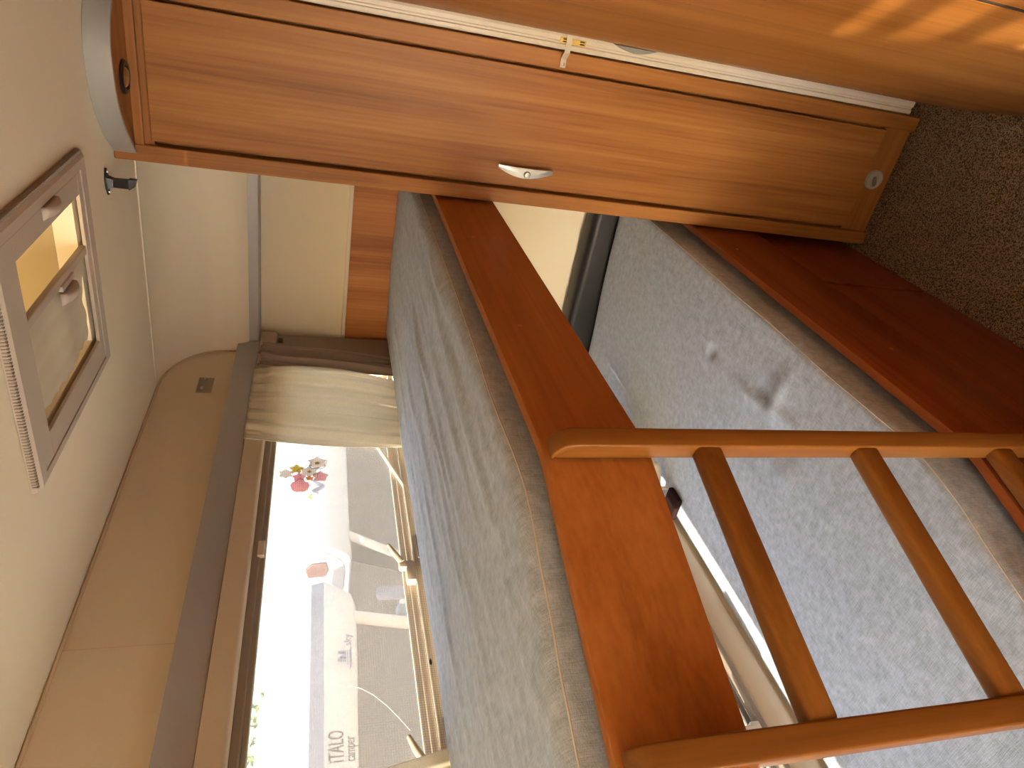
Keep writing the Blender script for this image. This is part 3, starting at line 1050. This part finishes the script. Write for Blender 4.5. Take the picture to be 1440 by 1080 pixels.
sc_.box(HX0, HX1, iy0 + 0.002, HY0, zp, zp + 0.006, 0.001)
sc_.box(HX0, HX1, HY1, iy1 - 0.001, zp, zp + 0.006, 0.001)
sf = sc_.build('screen_frame', HATCH, rh)


def hatch_grip(xc, yc, par):
    m = MB()
    rings = []
    for k in range(13):
        t = k / 12
        x = xc - 0.030 + 0.060 * t
        h_ = 0.016 * math.sin(PI * min(max(t, 0.04), 0.96)) ** 0.4
        rings.append([(x, yc - 0.010, zp + 0.002), (x, yc - 0.009, zp - h_ * 0.9), (x, yc - 0.002, zp - h_), (x, yc + 0.006, zp - h_ * 0.75), (x, yc + 0.011, zp + 0.002)])
    m.loft(rings)
    m.build('grip', HATCH, par, smooth=True)


hatch_grip(1.131, 0.421, sf)
br = MB().box(HX0, HX1, 0.537, 0.553, zp + 0.001, zp + 0.012, 0.002)
br.box(1.125, 1.187, 0.548, 0.557, zp - 0.003, zp + 0.004, 0.001)
br = br.build('blind_bar', HATCH, rh)
hatch_grip(1.154, 0.571, br)


def blind_pt(u, v):
    y = 0.551 + 0.171 * u
    x = HX0 + 0.002 + (HX1 - HX0 - 0.004) * v
    z = zp + 0.012 + 0.0025 * math.sin(u * 8 * PI) * 0.4 + 0.004 * noise.noise(Vector((u * 3, v * 4, 1))) + 0.014 * u * abs(v - 0.5)
    if u > 0.93:
        y -= 0.006 * (0.5 + 0.5 * math.sin(v * 50)) * (u - 0.93) / 0.07
    return (x, y, z)


bl = grid(60, 50, blind_pt).build('pleated_blind', plain('cream_blind', rgb(204, 194, 172), 0.8), rh, smooth=True)
wl = MB()
zt_ = ZC + 0.105
for a in ((HX0 - 0.006, HX0 - 0.0005, HY0 - 0.006, HY1 + 0.006), (HX1 + 0.0005, HX1 + 0.006, HY0 - 0.006, HY1 + 0.006), (HX0, HX1, HY0 - 0.006, HY0 - 0.0005), (HX0, HX1, HY1 + 0.0005, HY1 + 0.006)):
    wl.box(a[0], a[1], a[2], a[3], ZC + 0.036, zt_)
wl.build('hatch_well', OCHRE, rh)
dm = MB().box(HX0 - 0.015, HX1 + 0.015, HY0 - 0.015, HY1 + 0.015, zt_ + 0.003, zt_ + 0.016, 0.005)
dm.build('hatch_lid', AMBER, rh)
lv = MB()
hole_frame(lv, 1.02, 1.075, 1.93, 1.99, 0.010, 0.62, 0.632, 0.002)
lv.build('lid_crank', WHITE_TRIM, rh)

# black plastic hook bracket on the ceiling
cb = empty('ceiling_bracket', (1.49, 0.488, ZC), 'black plastic clip bracket screwed to the ceiling beside the wardrobe', 'bracket')
bp_ = []
for k in range(24):
    a = 2 * PI * k / 24
    bp_.append((1.488 + 0.012 * math.cos(a) * (1.0 if abs(math.sin(a)) < 0.5 else 0.75), 0.488 + 0.027 * math.sin(a)))
MB().prism(bp_, 2, ZC - 0.004, ZC - 0.0002, 0.001).build('base_plate', BLACK, cb)
am = MB()
am.loft([[(1.478, 0.478, ZC - 0.003), (1.498, 0.478, ZC - 0.003), (1.498, 0.500, ZC - 0.003), (1.478, 0.500, ZC - 0.003)],
         [(1.481, 0.481, ZC - 0.014), (1.495, 0.481, ZC - 0.014), (1.495, 0.497, ZC - 0.014), (1.481, 0.497, ZC - 0.014)],
         [(1.481, 0.480, ZC - 0.040), (1.494, 0.480, ZC - 0.040), (1.494, 0.497, ZC - 0.040), (1.481, 0.497, ZC - 0.040)],
         [(1.480, 0.478, ZC - 0.042), (1.495, 0.478, ZC - 0.042), (1.495, 0.499, ZC - 0.042), (1.480, 0.499, ZC - 0.042)],
         [(1.482, 0.478, ZC - 0.056), (1.493, 0.478, ZC - 0.056), (1.493, 0.492, ZC - 0.052), (1.482, 0.492, ZC - 0.052)]])
am.build('arm', BLACK, cb)
for yy in (0.468, 0.508):
    MB().lathe([(0, -0.001), (0.0034, -0.001), (0.003, 0.0012), (0, 0.002)], (1.488, yy, ZC - 0.0045), (0, 0, -1), 16).build('screw', CHROME, cb, auto=40)

# small steel catch plate on the window wall
cp = empty('catch_plate', (1.738, YW, 1.76), 'small square steel plate with two studs above the grey rail', 'plate')
MB().box(1.702, 1.779, YW - 0.0015, YW - 0.0002, 1.755, 1.794, 0.0004).build('plate', plain('dull_steel', rgb(150, 142, 128), 0.35, 0.8), cp)
for xx, zz in ((1.768, 1.777), (1.722, 1.780)):
    MB().lathe([(0, 0), (0.0042, 0), (0.0042, 0.0045), (0.0034, 0.006), (0, 0.0065)], (xx, YW - 0.0015, zz), (0, -1, 0), 18).build('stud', METAL, cp, auto=40)

# flower decal on the pane
sk = empty('flower_decal', (1.38, YW + 0.025, 1.51), 'pink, yellow and white flower decal stuck on the upper window pane', 'sticker')
YS = YW + 0.0252


def disc(m, cx, cz, r, lay, n=40, sq=1.0, lobes=0, lob=0.0):
    pts = []
    for k in range(n * (2 if lobes else 1)):
        a = 2 * PI * k / (n * (2 if lobes else 1))
        q = r * (1 + lob * math.cos(lobes * a))
        pts.append((cx + q * math.cos(a), cz + q * math.sin(a) * sq))
    m.prism(pts, 1, YS - 0.0002 * (lay + 1), YS - 0.0002 * lay)


m = MB()
for q in ((1.339, 1.510, 0.0235), (1.428, 1.470, 0.022), (1.385, 1.545, 0.016), (1.405, 1.520, 0.0155), (1.375, 1.462, 0.0165), (1.39, 1.49, 0.026)):
    m.tube([(q[0] + q[2] * (1 + 0.14 * math.cos(5 * a)) * math.cos(a), YS - 0.0006, q[1] + q[2] * (1 + 0.14 * math.cos(5 * a)) * math.sin(a)) for a in [2 * PI * k / 60 for k in range(61)]], 0.0007, 5)
m.build('outline', STK_LINE, sk)
for q in ((1.339, 1.510, 0.0218, 0.05), (1.372, 1.513, 0.0145, 0.18), (1.375, 1.462, 0.0150, 0.15)):
    m = MB()
    disc(m, q[0], q[1], q[2], 1, lobes=5, lob=q[3])
    m.build('pink_flower', STK_PINK, sk)
m = MB()
disc(m, 1.405, 1.520, 0.0135, 1, lobes=5, lob=0.2)
m.build('yellow_flower', STK_YEL, sk)
for q in ((1.385, 1.545, 0.0145), (1.428, 1.470, 0.0205), (1.394, 1.489, 0.0190)):
    m = MB()
    disc(m, q[0], q[1], q[2], 1, lobes=6, lob=0.15)
    m.build('white_flower', STK_WHITE, sk)
for q in ((1.368, 1.488, 0.0085), (1.394, 1.489, 0.0050), (1.428, 1.470, 0.0060)):
    m = MB()
    disc(m, q[0], q[1], q[2], 2, lobes=5, lob=0.2)
    m.build('flower_centre', STK_ORG, sk)


# ------------------------------------------------------------------ outside
ZG = -0.55
g = MB().box(-30, 30, -30, 40, ZG - 0.1, ZG).build('ground', GRAVEL)
tag(g, 'pale gravel pitch outside the window', 'ground', kind='structure')


def section(x, y0, yn, zt, zb, zn):
    """alcove cross-section in y,z: roof slopes to a nose, underside runs back"""
    h = zt - zb
    return [(x, y0 + 1.1, zt), (x, y0 + 0.50, zt - 0.01 * h), (x, y0 + 0.22, zt - 0.10 * h), (x, y0 + 0.08, zn + 0.45 * (zt - zn)), (x, y0 + 0.015, zn + 0.12 * (zt - zn)),
            (x, y0, zn), (x, y0 + 0.03, zn - 0.35 * (zn - zb)), (x, y0 + 0.10, zb + 0.15 * (zn - zb)), (x, y0 + 0.18, zb), (x, y0 + 1.1, zb)]


def text_part(txt, size, x, y, z, mat, parent, tilt=0.0, wide=1.0, bold=0.0):
    cu = bpy.data.curves.new('lettering', 'FONT')
    cu.body = txt
    cu.size = size
    cu.extrude = 0.002
    cu.offset = bold
    cu.materials.append(mat)
    fo = bpy.data.objects.new('lettering_curve', cu)
    COL.objects.link(fo)
    me = bpy.data.meshes.new_from_object(fo.evaluated_get(bpy.context.evaluated_depsgraph_get()))
    bpy.data.objects.remove(fo)
    bpy.data.curves.remove(cu)
    o = bpy.data.objects.new('lettering', me)
    COL.objects.link(o)
    o.rotation_euler = (PI / 2 + tilt, 0, 0)
    o.scale = (wide, 1, 1)
    o.location = Vector((x, y, z)) - root_loc(parent)
    o.parent = parent
    return o


def camper(yf, xs, zt, zn, zb, label, name, stripe, deep=4.2):
    """xs: list of (x, top, bottom) stations along the alcove front"""
    x0, x1 = xs[0][0], xs[-1][0]
    root = empty(name, (0.5 * (x0 + x1), yf + 0.5, ZG), label, 'camper van', 'camper vans parked outside')
    m = MB()
    m.loft([section(x, yf + dy, yf + dy, a, b_, min(zn, a - 0.02) if a > zn else a - 0.02) for x, a, b_, dy in xs])
    m.build('alcove', CAMPER_W, root, auto=35)
    # living body
    body = MB().box(x0 + 0.05, x1 - 0.05, yf + 1.05, yf + deep, 0.05, zt + 0.02, 0.08, 3)
    body.build('body', CAMPER_W, root, auto=35)
    # cab: bonnet, windscreen, pillars
    cx0, cx1 = x0 + 0.12, x1 - 0.14
    cab = MB()
    cab.prism([(yf + 0.02, 0.02), (yf - 0.02, 0.42), (yf + 0.10, 0.60), (yf + 0.42, 0.72), (yf + 1.1, 0.78), (yf + 1.1, 0.02)], 0, cx0, cx1, 0.05, 3)
    cab.build('bonnet', CAMPER_B, root, auto=40)
    ws = MB()
    ws.loft([[(cx0 + 0.06, yf + 0.36, 0.70), (cx1 - 0.06, yf + 0.36, 0.70), (cx1 - 0.06, yf + 0.37, 0.70), (cx0 + 0.06, yf + 0.37, 0.70)],
             [(cx0 + 0.14, yf + 0.14, zb + 0.02), (cx1 - 0.14, yf + 0.14, zb + 0.02), (cx1 - 0.14, yf + 0.15, zb + 0.02), (cx0 + 0.14, yf + 0.15, zb + 0.02)]])
    ws.build('windscreen', CAMPER_GLASS, root)
    for xx in (cx0 + 0.02, cx1 - 0.03):
        MB().prism([(yf + 0.45, 0.72), (yf + 0.30, zb), (yf + 1.1, zb), (yf + 1.1, 0.72)], 0, xx, xx + 0.01).build('side_window', CAMPER_GLASS, root)
    for sx, q in ((cx0, 1), (cx1, -1)):
        MB().tube([(sx + q * 0.05, yf + 0.36, 0.66), (sx + q * 0.12, yf + 0.13, zb + 0.03)], 0.035, 8).build('windscreen_pillar', CAMPER_B, root, smooth=True)
        mr_ = MB().box(sx - q * 0.16 - 0.05, sx - q * 0.16 + 0.05, yf + 0.42, yf + 0.50, 0.72, 0.96, 0.03, 3)
        mr_.build('wing_mirror', CAMPER_G, root, auto=40)
        MB().lathe([(0, -0.1), (0.2, -0.1), (0.32, -0.07), (0.32, 0.07), (0.2, 0.1), (0, 0.1)], (sx + q * 0.12, yf + 0.75, ZG + 0.32), (1, 0, 0), 28).build('wheel', TYRE, root, auto=40)
    if stripe:
        a0, a1 = stripe
        s_ = MB()
        yy = yf - 0.004
        s_.loft([[(x, yf + dy + (0.055 if i else 0.03) * 0 - 0.004 + max(0, (zz - zn)) * 0.30, zz) for (zz, i) in ((a0, 0), (a1, 1))] +
                 [(x, yf + dy + 0.006 + max(0, (zz - zn)) * 0.30, zz) for (zz, i) in ((a1, 1), (a0, 0))] for x, a, b_, dy in xs if a > a1 + 0.05])
        s_.build('stripe', CAMPER_G, root)
    return root


near = camper(2.8, [(0.35, 1.60, 1.26, 0.10), (0.42, 1.66, 1.235, 0.02), (0.6, 1.68, 1.232, 0.0), (1.6, 1.69, 1.228, 0.0), (2.05, 1.682, 1.215, 0.0), (2.30, 1.655, 1.208, 0.0), (2.46, 1.61, 1.206, 0.02), (2.57, 1.53, 1.215, 0.06), (2.63, 1.44, 1.235, 0.12), (2.655, 1.36, 1.27, 0.18)],
              1.69, 1.385, 1.215, 'nearer white camper van with grey stripe and grey lettering on its nose', 'camper_van', (1.388, 1.446))
text_part('iTALO', 0.088, 1.574, 2.800, 1.308, CAMPER_TXT, near, 0.0, 0.56)
text_part('camper', 0.060, 1.580, 2.812, 1.262, CAMPER_TXT, near, 0.0, 0.60)
# small sailing-ship style mark
mk = MB()
for q in ([(2.02, 1.262), (2.12, 1.262), (2.10, 1.272), (2.00, 1.270)], [(2.03, 1.277), (2.10, 1.277), (2.10, 1.281), (2.03, 1.281)],
          [(2.045, 1.286), (2.052, 1.286), (2.058, 1.325), (2.050, 1.325)], [(2.060, 1.286), (2.085, 1.286), (2.066, 1.315)], [(2.088, 1.286), (2.096, 1.286), (2.098, 1.322), (2.090, 1.318)]):
    mk.prism(q, 1, 2.795, 2.81)
mk.build('emblem', CAMPER_BLUE, near)
text_part('sky', 0.05, 2.13, 2.805, 1.262, CAMPER_BLUE, near, 0.0)

far = camper(3.6, [(3.560, 1.695, 1.165, 0.035), (3.575, 1.715, 1.155, 0.010), (3.62, 1.725, 1.150, 0.0), (4.3, 1.73, 1.150, 0.0), (5.3, 1.73, 1.150, 0.0), (5.55, 1.69, 1.16, 0.05), (5.63, 1.55, 1.19, 0.2)],
             1.73, 1.345, 1.15, 'further white camper van with slate blue squiggle on its nose', 'camper_van.001', None)
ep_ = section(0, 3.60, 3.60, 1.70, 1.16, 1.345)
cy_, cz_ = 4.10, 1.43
MB().prism([(cy_ + (q[1] - cy_) * 0.90, cz_ + (q[2] - cz_) * 0.86) for q in ep_], 0, 3.548, 3.562, 0.004).build('alcove_shade_panel', plain('camper_shade_grey', rgb(150, 152, 158), 0.35), far)  # grey inset puts the shade of the alcove end into its colour
sq = MB()
pth = []
for k in range(40):
    t = k / 39
    pth.append((4.10 + 0.26 * t, 3.592 + 0.03 * 0, 1.40 + 0.038 * math.sin(t * 4.5 * PI)))
sq.tube(pth, 0.014, 8)
sq.build('squiggle_mark', CAMPER_BLUE, far, smooth=True)
ym = MB().prism([(4.05, 1.43), (4.09, 1.45), (4.12, 1.44), (4.10, 1.47), (4.06, 1.47)], 1, 3.60, 3.62)
ym.build('yellow_mark', CAMPER_YEL, far)
MB().prism([(4.68, 1.44), (4.73, 1.45), (4.75, 1.50), (4.70, 1.48)], 1, 3.585, 3.62).build('blue_mark', CAMPER_BLUE, far)
aw = MB()
aw.prism([(3.74, 1.33), (3.82, 1.31), (3.88, 1.33), (3.89, 1.45), (3.81, 1.475), (3.75, 1.43)], 0, 3.536, 3.556, 0.008)
aw.build('alcove_window_frame', CAMPER_RED, far)

# trees beyond the campers
for ti, (tx, ty, hgt, lab) in enumerate(((3.6, 13.0, 4.6, 'green leafy tree beyond the roof of the nearer camper van'), (9.5, 17.0, 5.5, 'green leafy tree far behind the further camper van'))):
    rt = empty('tree' if ti == 0 else 'tree.%03d' % ti, (tx, ty, ZG), lab, 'tree', 'trees outside')
    MB().tube([(tx, ty, ZG), (tx + 0.05, ty, 0.8), (tx, ty + 0.1, hgt * 0.6)], [0.16, 0.12, 0.05], 10).build('trunk', BARK, rt, smooth=True)
    fm = MB()
    rnd = random.Random(ti + 3)
    for k in range(1400):
        v = Vector((rnd.gauss(0, 1), rnd.gauss(0, 1), rnd.gauss(0, 1))).normalized() * (rnd.random() ** 0.4)
        p = Vector((tx, ty, ZG + hgt * 0.68)) + Vector((v.x * 2.2, v.y * 2.0, v.z * hgt * 0.36))
        s = rnd.uniform(0.06, 0.13)
        d1 = Vector((rnd.gauss(0, 1), rnd.gauss(0, 1), rnd.gauss(0, 1))).normalized()
        d2 = d1.orthogonal().normalized()
        vs = [fm.bm.verts.new(p + q) for q in (d1 * s, d2 * s * 0.55, -d1 * s, -d2 * s * 0.55)]
        fm.bm.faces.new(vs)
    fm.build('foliage', LEAF, rt)

# ------------------------------------------------------------------ light
wd_ = bpy.data.worlds.new('sky')
SC.world = wd_
wd_.use_nodes = True
nt = wd_.node_tree
bg = nt.nodes['Background']
sky = nt.nodes.new('ShaderNodeTexSky')
sky.sky_type = 'NISHITA'
sky.sun_disc = False
sky.sun_elevation = math.radians(30)
sky.sun_rotation = math.radians(-90)
sky.air_density = 1.0
sky.dust_density = 2.5
sky.ozone_density = 1.0
nt.links.new(sky.outputs[0], bg.inputs['Color'])
bg.inputs['Strength'].default_value = 0.9

sun = bpy.data.lights.new('sun', 'SUN')
sun.energy = 31.0
sun.angle = math.radians(0.4)
sun.color = (1.0, 0.93, 0.80)
so = bpy.data.objects.new('sun', sun)
COL.objects.link(so)
sdir = Vector((1.0, -0.070, -0.42)).normalized()
so.rotation_euler = sdir.to_track_quat('-Z', 'Y').to_euler()
so.location = (-6, 3, 6)

# ------------------------------------------------------------------ camera (held sideways)
R_ = Vector((0.53592265, -0.84356065, 0.03453026))
U_ = Vector((0.22424488, 0.18165734, 0.95745227))
F_ = Vector((0.81394173, 0.50537712, -0.28651844))
cam = bpy.data.cameras.new('camera')
co = bpy.data.objects.new('camera', cam)
COL.objects.link(co)
xa, ya, za = -U_, R_, -F_
co.matrix_world = Matrix(((xa.x, ya.x, za.x, 0), (xa.y, ya.y, za.y, 0), (xa.z, ya.z, za.z, 1.5), (0, 0, 0, 1)))
cam.sensor_fit = 'HORIZONTAL'
cam.sensor_width = 36
cam.lens = 959.15 / 1440 * 36
cam.clip_start = 0.02
SC.camera = co

vs_ = SC.view_settings
vs_.view_transform = 'Standard'
vs_.look = 'None'
vs_.exposure = 1.56
vs_.gamma = 1
vs_.use_curve_mapping = False
SC.cycles.use_denoising = True
SC.cycles.max_bounces = 10
SC.cycles.diffuse_bounces = 6
SC.cycles.transparent_max_bounces = 12
SC.cycles.sample_clamp_indirect = 6
